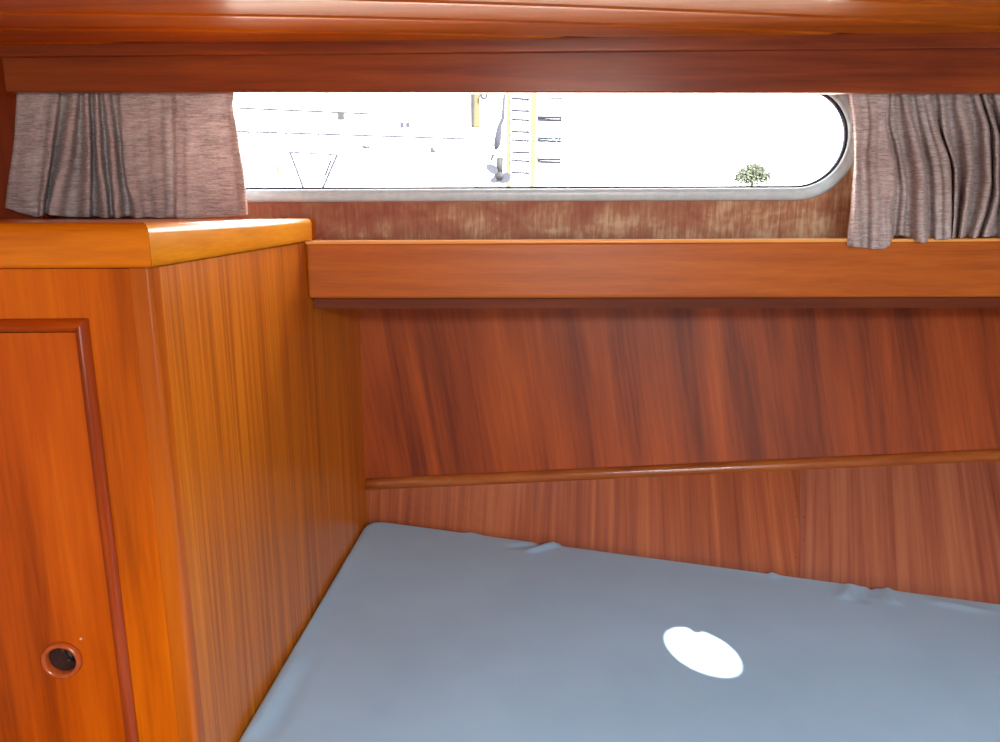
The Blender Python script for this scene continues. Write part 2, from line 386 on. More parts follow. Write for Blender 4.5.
# deck beam over the window with a cover strip at its top
def slope_box(bm, pa, pb, y0, y1, xL, xR):
    """board whose top runs through pa (px row at column 0 / 1000) and bottom through pb, at depth y0"""
    def zz(X, p):
        zl, zr = P(0, p[0], y0), P(1000, p[1], y0); t = (X-zl.x)/(zr.x-zl.x); return zl.z+(zr.z-zl.z)*t
    add_hexa(bm, [(xL,y0,zz(xL,pb)),(xR,y0,zz(xR,pb)),(xR,y1,zz(xR,pb)),(xL,y1,zz(xL,pb)),(xL,y0,zz(xL,pa)),(xR,y0,zz(xR,pa)),(xR,y1,zz(xR,pa)),(xL,y1,zz(xL,pa))])
XL0 = P(3, 75, LY).x
bm = bmesh.new(); slope_box(bm, (30, 22), (92, 93), LY, LY+.018, XL0, RX); tag(link('trim_1', bm, M['beam'], bevel=.003), kind='structure')
bm = bmesh.new(); slope_box(bm, (38, 30), (57, 48), LY-.008, LY-.0005, XL0, RX); tag(link('trim_2', bm, M['beam'], bevel=.003), kind='structure')
bm = bmesh.new(); add_box(bm, -1.1, P(17, 150, 1.20).x, 1.243, WY-.0005, EYE-.07, EYE+.24); tag(link('trim_3', bm, M['door_mould'], bevel=.002), kind='structure')
# ledge below the window
ledge = tag(empty('trim_4', (0, LY, EYE-.15)), kind='structure')
bm = bmesh.new(); slope_box(bm, (244.5, 240), (299.5, 297.5), LY, WY, side_x(LY)+.001, RX); link('ledge_board', bm, M['ledge'], ledge, bevel=.006, seg=4)
bm = bmesh.new(); slope_box(bm, (242.2, 238.2), (245.6, 241.6), LY-.0012, LY+.02, side_x(LY)+.001, RX); link('ledge_highlight', bm, M['edge_highlight'], ledge, bevel=.0022)  # separate strip carrying the painted highlight of the ledge top
bm = bmesh.new(); slope_box(bm, (299, 297), (309, 307.5), LY+.024, LY+.04, side_x(LY+.03)+.001, RX); link('ledge_batten', bm, M['batten'], ledge)
bm = bmesh.new(); add_box(bm, side_x(1.3)+.02, RX, WY+.002, 1.62, EYE-.132, EYE-.122); link('ledge_underside', bm, M['soffit'], ledge)

# hull side: ruled panels, upright beside the cabinet and leaning in towards the bow
def hull_top(X): t = (X+.28)/1.13; return Vector((X, 1.50-.05*t, EYE-.125))
def hull_mid(X): t = (X+.28)/1.13; return Vector((X, 1.50-.12*t, EYE-.58+.1*t))
def hull_bot(X): t = (X+.28)/1.13; return Vector((X, 1.498-.318*t, EYE-.673))
hull = tag(empty('wall_hull', (0, 1.5, 0)), kind='structure')
def panel(name, fa, fb, x0, x1, mat_, ext=0, skew=0):
    bm = bmesh.new(); n = 24; m_ = 12; th = .012; g = []
    for i in range(n+1):
        X = x0+(x1-x0)*i/n; a, b = fa(X), fb(X); b = b+(b-a)*ext
        g.append([])
        for j in range(m_+1):
            Xj = X-skew*j/m_; a, b = fa(Xj), fb(Xj); b = b+(b-a)*ext; g[-1].append(a.lerp(b, j/m_))
    fr = [[bm.verts.new(p) for p in r] for r in g]; bk = [[bm.verts.new(p+Vector((0, th, th*.3))) for p in r] for r in g]
    for A in (fr, bk):
        for i in range(n):
            for j in range(m_): bm.faces.new((A[i][j], A[i+1][j], A[i+1][j+1], A[i][j+1]))
    for i in range(n):
        bm.faces.new((fr[i][0], fr[i+1][0], bk[i+1][0], bk[i][0])); bm.faces.new((fr[i][m_], fr[i+1][m_], bk[i+1][m_], bk[i][m_]))
    for j in range(m_):
        bm.faces.new((fr[0][j], fr[0][j+1], bk[0][j+1], bk[0][j])); bm.faces.new((fr[n][j], fr[n][j+1], bk[n][j+1], bk[n][j]))
    return link(name, bm, mat_, hull)
XU, XLo = .752, .585
panel('upper_panel', hull_top, hull_mid, -.40, XU-.00015, M['hull_upper'])
panel('upper_panel', hull_top, hull_mid, XU+.00015, RX, M['hull_upper'])
panel('lower_panel', hull_mid, hull_bot, -.40, XLo-.0003, M['hull_lower'], ext=1.2, skew=.088)
panel('lower_panel', hull_mid, hull_bot, XLo+.0003, RX+.09, M['hull_lower2'], ext=1.2, skew=.088)
# nail heads beside the joint
bm = bmesh.new()
for k, f_ in enumerate((.05, .16, .29, .47, .66, .82)):
    for s in (-1, 1):
        if (k+s) % 3 == 0: continue
        X = XLo+s*.006-.04*f_; q = hull_mid(X).lerp(hull_bot(X), f_)
        add_lathe(bm, q+Vector((0, -.0003, .0002)), (0, -1, .5), (1, 0, 0), [(.0001, 0), (.0011, 0), (.0009, .0004), (.0001, .0004)], 8)
link('panel_pin', bm, M['seam'], hull)
# half round moulding over the joint of the hull panels
bm = bmesh.new(); rings = []
for i in range(61):
    X = -.285+(RX+.285)*i/60; q = hull_mid(X); t = (X+.28)/1.13
    nrm = Vector((0, -1, .12+.35*t)).normalized(); up = Vector((1, 0, 0)).cross(nrm).normalized()
    if up.z < 0: up = -up
    h_ = .0125
    rings.append([q+nrm*.0005+up*h_]+[q+up*h_*math.cos(a)+nrm*.011*math.sin(a) for a in [math.pi*k/10 for k in range(1, 10)]]+[q+nrm*.0005-up*h_])
add_sweep(bm, rings); tag(link('trim_5', bm, M['moulding'], smooth=True), kind='structure')
# outer hull skin shuts out the daylight behind the panels
bm = bmesh.new(); add_box(bm, -1.13, RX+.03, 1.64, 1.66, -.03, EYE-.12); tag(link('wall_outer', bm, M['paint']), kind='structure')
bm = bmesh.new(); add_box(bm, -1.13, RX+.03, WY+.036, 1.66, EYE-.119, EYE-.10); tag(link('trim_6', bm, M['paint']), kind='structure')

# ------------------------------------------------------------------ cabinet
ZTOP = P(148, 222.5, .722).z; ZLIP = EYE-.063
cab = tag(empty('cabinet', (-.65, 1.0, 0)), 'varnished mahogany cabinet left of the berth with one inset door', 'cabinet')
Cn = Vector((CX, CY, 0)); ZL = ZLIP
def FP(a, b=0): return Cn+FD*a-FN*b               # a metres along the front from the corner, b metres inwards
def SPt(a, b=0): return Cn+SDr*a-SN*b
def corner_in(a, b): return Cn+FD*a+SDr*b
# corner post with a rounded arris
PW = .016
pl = []
rr = .006
for k in range(7):
    an = math.pi/2*k/6
    pl.append(corner_in(rr-rr*math.sin(an), rr-rr*math.cos(an)))
plan = [corner_in(.02, 0)]+[corner_in(rr*(1-math.sin(a)), rr*(1-math.cos(a))) for a in [math.pi/2*k/6 for k in range(7)]]+[corner_in(0, PW), corner_in(.014, PW), corner_in(.02, .018)]
bm = bmesh.new(); add_prism(bm, plan, 0, ZL+.001); link('corner_post', bm, M['post'], cab)
DEP = (1.50-CY)/SDr.y
bm = bmesh.new(); q = [corner_in(0, PW+.0006), corner_in(0, DEP+.02), corner_in(.014, DEP+.02), corner_in(.014, PW+.0006)]
add_prism(bm, q, 0, ZL-.001); link('side_panel', bm, M['side'], cab)
# front frame: top rail, stiles, bottom rail round the door opening
def fa(px, py):
    h_ = hit(px, py, Cn, FN); return (h_-Cn).dot(FD), h_.z
aI, zI = fa(77, 331)                                # inner corner of the moulding
aO, zO = fa(89, 320)
aDoorL = aI+.36; zBot = .16
def fbox(bm, a0, a1, z0, z1, b0, b1):
    add_hexa(bm, [FP(a0,b0)+Vector((0,0,z0)), FP(a1,b0)+Vector((0,0,z0)), FP(a1,b1)+Vector((0,0,z0)), FP(a0,b1)+Vector((0,0,z0)),
                  FP(a0,b0)+Vector((0,0,z1)), FP(a1,b0)+Vector((0,0,z1)), FP(a1,b1)+Vector((0,0,z1)), FP(a0,b1)+Vector((0,0,z1))])
aE = .74
bm = bmesh.new(); fbox(bm, .0202, aI, .1, ZL-.001, 0, .018); link('stile', bm, M['front'], cab)
bm = bmesh.new(); fbox(bm, aI, aDoorL, zI, ZL-.001, 0, .018); link('top_rail', bm, M['front'], cab)
bm = bmesh.new(); fbox(bm, aDoorL, aE, .1, ZL-.001, 0, .018); link('stile', bm, M['front'], cab)
bm = bmesh.new(); fbox(bm, aI, aDoorL, .1, zBot, 0, .018); link('bottom_rail', bm, M['front'], cab)
bm = bmesh.new(); fbox(bm, .02, aE, 0, .1, .03, .045); link('plinth', bm, M['batten'], cab)
bm = bmesh.new(); fbox(bm, .03, aE, .1, .115, .02, .6); link('bottom_board', bm, M['inside'], cab)
bm = bmesh.new(); fbox(bm, .03, aE, .116, ZL-.02, .26, .27); link('back_board', bm, M['inside'], cab)
# moulding round the door, mitred loop with a rounded profile
w_ = aI-aO
mw = w_
def mp(a, z, o, out):                                # o: how far out from the opening (0..1), out: projection
    return None
prof = [(0, 0), (0, .004), (.15, .0065), (.4, .008), (.7, .0068), (.9, .004), (1, .001), (1, 0)]
rings = []
for (a, sa, z, sz) in ((aI, -1, zI, 1), (aDoorL, 1, zI, 1), (aDoorL, 1, zBot, -1), (aI, -1, zBot, -1)):
    rings.append([FP(a+sa*mw*o, -pr)+Vector((0, 0, z+sz*mw*o)) for o, pr in prof])
names = [('top_moulding', 'door_mould_h', 0, 1), ('side_moulding', 'door_mould', 1, 2), ('bottom_moulding', 'door_mould_h', 2, 3), ('side_moulding', 'door_mould', 3, 0)]
for nm, mt, i, j in names:
    bm = bmesh.new(); add_sweep(bm, [rings[i], rings[j]]); link(nm, bm, M[mt], cab, bevel=.0006, seg=2)
# inset door with a finger ring
aR, zR = fa(62, 660)
gap = .0016
door_o = None
bm = bmesh.new()
d0, d1, e0, e1 = aI+gap, aDoorL-gap, zBot+gap, zI-gap
angs = sorted([k*2*math.pi/40 for k in range(40)]+[math.atan2(z-zR, a-aR) % (2*math.pi) for a in (d0, d1) for z in (e0, e1)])
rg = []
RH = .0178
for a in angs:
    c_, s_ = math.cos(a), math.sin(a)
    t = min(((d1-aR)/c_ if c_ > 1e-9 else (d0-aR)/c_ if c_ < -1e-9 else 9e9), ((e1-zR)/s_ if s_ > 1e-9 else (e0-zR)/s_ if s_ < -1e-9 else 9e9))
    rg.append([FP(aR+c_*r_, b)+Vector((0, 0, zR+s_*r_)) for r_, b in ((RH, .001), (t, .001), (t, .017), (RH, .017))])
add_sweep(bm, rg, closed=True)
door = link('door', bm, M['door'], cab)
bm = bmesh.new()
cR = FP(aR, .001)+Vector((0, 0, zR))
add_lathe(bm, cR, FN, FD, [(.0152, -.0045), (.0152, -.002), (.0154, .003), (.0166, .0052), (.0186, .0060), (.0204, .0046), (.0211, .0014), (.0211, .0001), (.0176, .0001), (.0176, -.0045)], 48)
link('finger_ring', bm, M['ring'], door, smooth=True)
bm = bmesh.new(); add_lathe(bm, cR, FN, FD, [(.0001, -.027), (.0153, -.026), (.0153, -.0046), (.0176, -.0046), (.0176, -.029), (.0001, -.029)], 40); link('recess_tube', bm, M['inside'], door, smooth=False)
def base_pt(px, py, d): return hit(px, py, cR-FN*d, FN)
bm = bmesh.new(); add_lathe(bm, base_pt(62, 662, .0262), FN, FD, [(.0001, 0), (.012, 0), (.012, .0008), (.0001, .0008)], 24); link('recess_base', bm, M['inside'], door)
bm = bmesh.new(); add_tube(bm, [base_pt(66, 650, .022), base_pt(71, 655, .022), base_pt(73.5, 661, .022)], [.0022, .0034, .0022], 10); link('recess_crescent', bm, M['black'], door, smooth=True)  # black curved bar inside the finger recess
bm = bmesh.new(); add_tube(bm, [base_pt(68, 660, .021), base_pt(73, 663, .020)], .0013, 10); link('latch_tongue', bm, M['chrome'], door, smooth=True)
bm = bmesh.new(); add_lathe(bm, FP(aR-.022, .001)+Vector((0, 0, zR+.024)), FN, FD, [(.0002, 0), (.0016, 0), (.0012, .0006), (.0002, .0008)], 12)
link('filler_dot', bm, plain('pale_filler', (220, 170, 130), .5), door, smooth=True)
# top: board behind, front and side lips mitred at the corner
OVF, OVS, LW = .012, .008, .034
def ztop(Y): return P(148, 222.5, .722).z+(Y-.722)/.478*(P(315, 218.6, 1.2).z-P(148, 222.5, .722).z)
def slope_top(bm, dz=0):
    for v in bm.verts:
        if v.co.z > ZL+.002: v.co.z = ztop(v.co.y)+dz
def lip_prof(zt):
    r1, r2 = .006, .010; p = []
    for k in range(6):
        a = math.pi/2*k/5; p.append((r1-r1*math.sin(a), ZL+r1-r1*math.cos(a)))
    p = p[::1]
    for k in range(8):
        a = math.pi/2*k/7; p.append((r2-r2*math.cos(a), zt-r2+r2*math.sin(a)))
    return p+[(LW, zt), (LW, ZL)]
def lip_ring(f, squeeze=0):
    out = []
    for k, (o_, z_) in enumerate(lip_prof(0)):
        q = f(max(o_, squeeze)); z_ = z_ if k < 6 or k == 15 else z_+ztop(q.y); out.append(Vector((q.x, q.y, z_)))
    return out
def lip(name, rings, m_):
    bm = bmesh.new(); add_sweep(bm, rings); o = link(name, bm, m_, cab, smooth=True)
    sb_ = o.modifiers.new('es', 'EDGE_SPLIT'); sb_.split_angle = math.radians(40); return o
lip('front_lipping', [lip_ring(lambda o_: corner_in(-OVS+o_+.0003, -OVF+o_)), lip_ring(lambda o_: corner_in(.2, -OVF+o_)), lip_ring(lambda o_: corner_in(aE, -OVF+o_))], M['top_front'])
LE = (1.215-CY)/SDr.y
rc = .012
rgs = [lip_ring(lambda o_: corner_in(-OVS+o_, -OVF+o_+.0003)), lip_ring(lambda o_: corner_in(-OVS+o_, LE*.5))]
for k in range(8):
    an = math.pi/2*k/7
    rgs.append(lip_ring(lambda o_: corner_in(-OVS+o_, LE-rc+rc*math.sin(an)), rc-rc*math.cos(an)))
lip('side_lipping', rgs, M['top_side'])
bm = bmesh.new(); add_prism(bm, [corner_in(-OVS+LW+.0003, -OVF+LW+.0003), corner_in(aE, -OVF+LW+.0003), Vector((corner_in(aE, 0).x, WY-.001, 0)), Vector((side_x(WY)-.012, WY-.001, 0)), corner_in(-OVS+LW+.0003, LE)], ZL, ZTOP-.0015)
slope_top(bm, -.0008); link('top_board', bm, M['top_front'], cab)

# ------------------------------------------------------------------ berth base and mattress
ZM = EYE-.655
def back_y(X): t = (X+.28)/1.13; return 1.498-.345*t-.002
bm = bmesh.new()
add_prism(bm, [(side_x(.36)+.003, .36), (side_x(1.42)+.003, 1.42), (-.2, back_y(-.2)-.10), (RX-.005, back_y(RX)-.14), (RX-.005, .36)], .0, ZM-.105)
tag(link('berth_base', bm, M['door'], base=(.5, .9, 0)), 'fixed wooden berth base under the grey-blue mattress', 'berth')
def wrinkles(x, y):
    z = 0
    for (a, b, h_, wd) in WR:
        ab = b-a; t = max(0, min(1, (Vector((x, y))-a).dot(ab)/ab.length_squared)); q = a+ab*t
        d = (Vector((x, y))-q).length
        z += 1.5*h_*math.exp(-(d/wd)**2)*(math.sin(math.pi*min(1, max(0, t*.8+.2)))**.5 if 0 <= t <= 1 else 0)
    return z
def MP(px, py):
    r = ray(px, py); t = -.673/r.z; return Vector((r.x*t, r.y*t))
WR = [(MP(470, 541), MP(556, 543), .0035, .006), (MP(530, 560), MP(582, 546), .005, .006), (MP(510, 556), MP(556, 549), -.003, .006),
      (MP(843, 606), MP(851, 590), .0038, .007), (MP(862, 610), MP(846, 592), -.003, .006), (MP(893, 612), MP(884, 594), .0036, .007), (MP(872, 604), MP(868, 590), -.003, .005),
      (MP(770, 586), MP(780, 576), .004, .004), (MP(935, 612), MP(990, 622), .002, .01),
      (MP(255, 742), MP(300, 660), .003, .008), (MP(275, 742), MP(312, 668), -.0025, .008), (MP(330, 610), MP(352, 560), .002, .006)]
bm = bmesh.new()
RE = .011; HS = .10; arcl = RE*math.pi/2
def edge_map(s):                                   # s metres measured inwards from where the side meets the arc's end
    """returns (inset from the edge, drop)"""
    if s < 0: return (0, RE-s)
    if s < arcl:
        a = s/RE; return (RE-RE*math.sin(math.pi/2-a) if False else RE*(1-math.cos(a)), RE*(1-math.sin(a)))
    return (RE+s-arcl, 0)
def samples(L, fine_a, fine_b):
    s = [-(HS-RE), -.04, -.01, 0]+[arcl*k/6 for k in range(1, 7)]
    return s
nx, ny = 260, 170
XR = RX-.012; Y0 = .38
sx = samples(0, 0, 0); 
def build_axis(total, n):
    inner = [arcl+ (total-2*RE)*k/n for k in range(1, n)]
    L = samples(0, 0, 0); out = [(edge_map(s)) for s in L]
    out += [(RE+(total-2*RE)*k/n, 0) for k in range(1, n)]
    out += [(total-i_, dr) for i_, dr in out[:len(L)][::-1]]
    return out
axx = build_axis(1.0, nx); axy = build_axis(1.0, ny)
def plan_pt(iu, iv, du, dv):
    """iu, iv: fractions-like positions 0..1; RE measured on a 1 m basis, rescaled so that rounding stays true"""
    y = None
    return None
def true_pos(val, dr, total):                      # keep the rounded rim its real width on an edge of length total
    if val <= RE: return val
    if val >= 1-RE: return total-(1-val)
    return RE+(val-RE)/(1-2*RE)*(total-2*RE)
verts = []
RC = .045
for i, (u_, du) in enumerate(axx):
    row = []
    for j, (v_, dv) in enumerate(axy):
        # first estimate of y to know the row length
        lx = 2.0
        ty = true_pos(v_, dv, 1.1)
        xl = side_x(Y0+ty)+.0015
        Lx = XR-xl
        a = true_pos(u_, du, Lx)
        x = xl+a
        Ly = back_y(x)-Y0
        b = true_pos(v_, dv, Ly)
        xl = side_x(Y0+b)+.0015; Lx = XR-xl; a = true_pos(u_, du, Lx); x = xl+a
        # rounded plan corner far left
        bb = Ly-b
        if a < RC and bb < RC:
            pa, pb = (RC-a)/RC, (RC-bb)/RC; mx = max(pa, pb); ln = math.hypot(pa, pb)
            if ln > 0: pa, pb = pa*mx/ln, pb*mx/ln
            x = xl+RC-pa*RC; y = Y0+Ly-RC+pb*RC
        else: y = Y0+b
        drop = RE - RE*math.sqrt(max(0, 1-min(1, (1-min(1, du/RE) if False else 0))))  # placeholder kept zero
        drop = max(du, dv) if max(du, dv) > RE else RE-RE*math.sqrt(max(0, 1-min(1, (1-(1-du/RE)**2)+(1-(1-dv/RE)**2)))) if False else max(du, dv)
        z = ZM-drop
        if drop < RE: z += wrinkles(x, y)
        if drop == 0: z += .0015*math.sin(x*7+y*3)*math.sin(y*9-x*2) - .004*math.exp(-((x-.35)**2+(y-.9)**2)/.08)
        if drop > RE*.99:                           # slightly puckered sheet on the sides
            k = .0012*math.sin((x+y)*120)+.0008*math.sin((x-y)*77)
            if du > dv: x += k*.3
        row.append(bm.verts.new((x, y, z)))
    verts.append(row)
for i in range(len(axx)-1):
    for j in range(len(axy)-1): bm.faces.new((verts[i][j], verts[i+1][j], verts[i+1][j+1], verts[i][j+1]))
bmesh.ops.remove_doubles(bm, verts=bm.verts, dist=.00005)
be = [e for e in bm.edges if e.is_boundary]
bmesh.ops.holes_fill(bm, edges=be)
matt = tag(link('mattress', bm, M['sheet'], smooth=True, base=(.5, .9, ZM-.10)), 'mattress under a grey-blue fitted sheet, a round patch of sun on it', 'mattress')

# ------------------------------------------------------------------ curtains
def interp(tab, y):
    if y <= tab[0][0]: return tab[0][1]
    for (a, b), (c, d) in zip(tab, tab[1:]):
        if y <= c:
            t = (y-a)/(c-a); t = t*t*(3-2*t)*.5+t*.5; return b+(d-b)*t
    return tab[-1][1]
def curtain(name, cols, ytop, Y0, amp, label, dys, seed):
    """cols: (depth 0 front .. 1 back, row of the hem, [(row, column), ...])"""
    rnd = random.Random(seed); bm = bmesh.new(); sub = 9; nt_ = 46; grid = []
    for i in range(len(cols)-1):
        for k in range(sub+(i == len(cols)-2)):
            s = k/sub; sm = (1-math.cos(math.pi*s))/2; row = []
            da, ya, ta = cols[i]; db, yb, tb = cols[i+1]
            dep = da+(db-da)*sm; yb_ = ya+(yb-ya)*s
            for j in range(nt_+1):
                t = j/nt_; y = ytop+(yb_-ytop)*t
                # rounder folds: push x towards the crests
                sx_ = s+.06*math.sin(2*math.pi*s)
                x = interp(ta, y)*(1-sx_)+interp(tb, y)*sx_
                g = min(1, .3+t*1.6)
                Y = Y0+dys(y, x)+amp*g*dep + .0011*math.sin(y*.22+i*2.1+seed) + .0007*math.sin(y*.5+x*.3)
                row.append(bm.verts.new(P(x, y, Y)))
            grid.append(row)
    for a, b in zip(grid, grid[1:]):
        for j in range(nt_): bm.faces.new((a[j], b[j], b[j+1], a[j+1]))
    q = P(cols[len(cols)//2][2][0][1], ytop, Y0)
    o = link(name, bm, M['curtain'], smooth=True, base=q, solid=.0012)
    return tag(o, label, 'curtain', 'short slubbed curtains at the cabin window')
# left curtain
L = [(.3, 211, [(90, 17), (130, 15), (212, 5)]),
     (.15, 217, [(90, 38), (212, 25)]),
     (.25, 220, [(90, 46), (212, 37)]),
     (0, 219, [(90, 57), (150, 50), (212, 41)]),
     (1, 217, [(90, 63), (212, 47)]),
     (0, 218, [(90, 76), (145, 68), (212, 50)]),
     (.95, 220, [(90, 82), (150, 80), (212, 74)]),
     (.05, 220, [(90, 86), (150, 89), (212, 88)]),
     (1, 219, [(90, 92), (150, 94), (212, 94)]),
     (0, 221, [(90, 96), (150, 98), (212, 106)]),
     (.9, 220, [(90, 101), (150, 106), (212, 112)]),
     (0, 221, [(90, 105), (150, 112), (212, 116)]),
     (1, 219, [(90, 115), (150, 121), (212, 129)]),
     (.05, 221, [(90, 122), (125, 123), (175, 126), (212, 137)]),
     (.45, 220, [(90, 140), (170, 146), (212, 150)]),
     (.2, 221, [(90, 154), (212, 158)]),
     (.75, 220, [(90, 170), (212, 173)]),
     (.1, 221, [(90, 178), (150, 178), (212, 178)]),
     (.45, 221, [(90, 190), (212, 192)]),
     (.25, 220, [(90, 210), (212, 216)]),
     (.4, 219, [(90, 224), (212, 236)]),
     (.1, 218, [(90, 233), (105, 231), (140, 237), (180, 243), (212, 246)]),
     (.3, 218, [(90, 234.5), (105, 233), (140, 239), (180, 245), (212, 248)])]
L = [(d, y-3, t) for d, y, t in L]
curtain('curtain', L, 84, 1.211, .036, 'left curtain, pinkish grey slubbed fabric gathered above the cabinet top', lambda y, x: 0, 1)
# right curtain: its first fold hangs over the ledge
def dyr(y, x):
    k = max(0, min(1, (y-130)/95)); k = k*k*(3-2*k)
    return -.042*k
Rr = [(.45, 246, [(88, 848), (120, 851), (160, 854), (200, 851), (246, 847)]),
      (.0, 247, [(88, 853), (130, 858), (170, 857), (246, 856)]),
      (.45, 248, [(88, 862), (125, 867), (160, 863), (246, 866)]),
      (.0, 249, [(88, 872), (120, 874), (160, 873), (200, 876), (246, 874)]),
      (.3, 249, [(88, 882), (130, 880), (170, 880), (200, 884), (246, 884)]),
      (.2, 246, [(88, 888), (125, 884), (165, 892), (190, 893), (215, 887), (235, 890), (246, 889)]),
      (1, 236, [(88, 889), (120, 886), (165, 898), (200, 897), (246, 893)]),
      (.6, 235, [(88, 893), (120, 893), (165, 901), (190, 906), (246, 900)]),
      (.95, 237, [(88, 896), (130, 900), (180, 908), (246, 906)]),
      (0, 243, [(88, 904), (110, 908), (140, 916), (175, 923), (210, 922), (246, 924)]),
      (1, 239, [(88, 911), (120, 915), (160, 927), (246, 931)]),
      (.35, 240, [(88, 918), (140, 930), (180, 938), (246, 938)]),
      (0, 239, [(88, 926), (120, 932), (160, 947), (200, 950), (246, 949)]),
      (1, 238, [(88, 934), (120, 939), (170, 953), (246, 953)]),
      (.2, 238, [(88, 941), (130, 944), (170, 956), (205, 955), (246, 952)]),
      (1, 236, [(88, 947), (130, 953), (190, 961), (246, 957)]),
      (0, 238, [(88, 962), (108, 959), (135, 968), (165, 971), (195, 967), (246, 960)]),
      (.95, 236, [(88, 968), (130, 976), (180, 976), (246, 966)]),
      (0, 238, [(88, 975), (130, 987), (180, 990), (210, 984), (246, 972)]),
      (1, 236, [(88, 979), (130, 991), (190, 992), (246, 978)]),
      (.1, 237, [(88, 983), (140, 997), (195, 997), (246, 983)]),
      (1, 236, [(88, 988), (140, 1002), (200, 1001), (246, 992)]),
      (0, 239, [(88, 997), (140, 1005), (246, 1008)]),
      (.8, 238, [(88, 1010), (246, 1020)]),
      (0, 238, [(88, 1025), (246, 1035)])]
curtain('curtain', Rr, 84, 1.210, .038, 'right curtain, pinkish grey fabric bunched beside the round window end, hem over the ledge', dyr, 2)

# ------------------------------------------------------------------ outside: quay gear seen through the window
GZ = -1.2
def stick(bm, a, b, r, n=8): add_tube(bm, [a, b], r, n)
bm = bmesh.new(); add_box(bm, -14, 14, 2.2, 40, GZ-.1, GZ); tag(link('ground', bm, M['quay']), kind='structure')
# railing (left)
D = 7.0
rl = tag(empty('pontoon_railing', P(330, 140, D)*1.0), 'thin steel railing outside, behind the left half of the window', 'railing')
rl.location.z = GZ
bm = bmesh.new(); stick(bm, P(225, 107.5, D), P(373, 114, D), .009); link('top_rail', bm, M['dark_metal'], rl)
bm = bmesh.new(); stick(bm, P(225, 131, D), P(470, 139, D), .009); link('middle_rail', bm, M['steel'], rl)
for x in (246, 373):
    p = P(x, 108+(x-225)*.044, D); bm = bmesh.new(); stick(bm, p, (p.x, p.y, GZ), .006); link('post', bm, M['slat'], rl)
for x in (243, 249, 257, 266, 273, 286, 318, 328, 337):
    bm = bmesh.new(); p = P(x, 131.5+(x-225)*.033, D); stick(bm, p, P(x+1, 140+(x-225)*.03, D), .006); link('hook', bm, M['steel'], rl)
bm = bmesh.new(); p = P(341, 116, D); add_box(bm, p.x-.028, p.x+.028, D-.02, D+.02, p.z-.034, p.z+.034); link('junction_box', bm, M['dark_metal'], rl, bevel=.004)
bm = bmesh.new()
for k in range(5): stick(bm, P(268+k*2.4, 110, D), P(270+k*2.6, 119-k % 2*2, D), .005)
link('rope_coil', bm, M['steel'], rl)
for x, y, r_ in ((315, 167, .016), (250, 160, .02)):
    bm = bmesh.new(); c_ = P(x, y, 6.9); add_tube(bm, [c_+Vector((math.cos(a)*r_, 0, math.sin(a)*r_*1.2)) for a in [k*math.pi/8 for k in range(16)]], .005, 6, closed=True); link('hanging_ring', bm, M['steel'], rl)
    bm = bmesh.new(); stick(bm, c_+Vector((0, 0, r_*1.2)), P(x, 131+(x-225)*.033, 6.96), .002); link('lanyard', bm, M['slat'], rl)
bm = bmesh.new(); p = P(278, 170, 6.9); add_tube(bm, [p+Vector((0, 0, -.03)), p+Vector((0, 0, -.02)), p+Vector((0, 0, .03)), p+Vector((0, 0, .04))], [.006, .016, .016, .004], 10); stick(bm, p+Vector((0, 0, .04)), P(278, 133, 6.96), .002); link('fender', bm, M['yellow_wood'], rl)
# boat cradle (V legs)
cr = tag(empty('boat_stand', P(313, 160, 6)), 'grey trestle stand with splayed legs outside, low behind the left window', 'stand'); cr.location.z = GZ
for a, b in (((290, 152), (304, 190)), ((337, 155), (322, 190))):
    bm = bmesh.new(); p = P(*a, 6); q = P(*b, 6); d = (q-p); q = p+d*((GZ-p.z)/d.z); stick(bm, p, q, .010); link('leg', bm, M['steel'], cr)
bm = bmesh.new(); stick(bm, P(325, 176, 6), P(331, 160, 6), .009); link('brace', bm, M['dark_metal'], cr)
bm = bmesh.new(); stick(bm, P(287, 152, 6), P(340, 155, 6), .007); link('crossbar', bm, M['steel'], cr)
# boat with mast further away
sb = tag(empty('sailing_boat', P(430, 170, 9)), 'white sailing boat outside with thin rigging, left of the tall yellow post', 'boat'); sb.location.z = GZ
bm = bmesh.new(); rings = []
for i in range(13):
    t = i/12; x = P(350, 150, 9).x+(P(472, 150, 9).x-P(350, 150, 9).x)*t; wd = .55*math.sin(math.pi*(.12+.8*t))**.6; zt = P(400, 158, 9).z+.05*(2*t-1)**2
    rings.append([Vector((x, 9-wd, zt)), Vector((x, 9+wd, zt)), Vector((x, 9+wd*.7, zt-.6)), Vector((x, 9, GZ+.001)), Vector((x, 9-wd*.7, zt-.6))])
add_sweep(bm, rings); link('hull', bm, M['gel'], sb, smooth=False)
zt = P(400, 158, 9).z; cx0, cx1 = P(385, 150, 9).x, P(446, 150, 9).x; ct = P(400, 118, 9).z
bm = bmesh.new(); add_hexa(bm, [(cx0, 8.7, zt-.01), (cx1, 8.7, zt-.01), (cx1, 9.3, zt-.01), (cx0, 9.3, zt-.01), (cx0+.1, 8.75, ct), (cx1-.04, 8.75, ct), (cx1-.04, 9.25, ct), (cx0+.1, 9.25, ct)]); link('coachroof', bm, M['gel'], sb, bevel=.02)
for x in (402, 408):
    bm = bmesh.new(); p = P(x, 125, 8.72); add_box(bm, p.x-.022, p.x+.022, 8.705, 8.735, p.z-.03, p.z+.03); link('cabin_light', bm, M['steel'], sb, bevel=.005)
bm = bmesh.new(); stick(bm, (P(418, 90, 9).x, 9, ct), P(418, 20, 9), .012); link('mast', bm, M['slat'], sb)
for x in (429, 437):
    bm = bmesh.new(); stick(bm, P(x, 93, 8.9), P(x+.5, 112, 8.9), .005); stick(bm, P(x, 112, 8.9), P(x-3, 134, 8.9), .006); link('shroud', bm, M['steel'], sb)
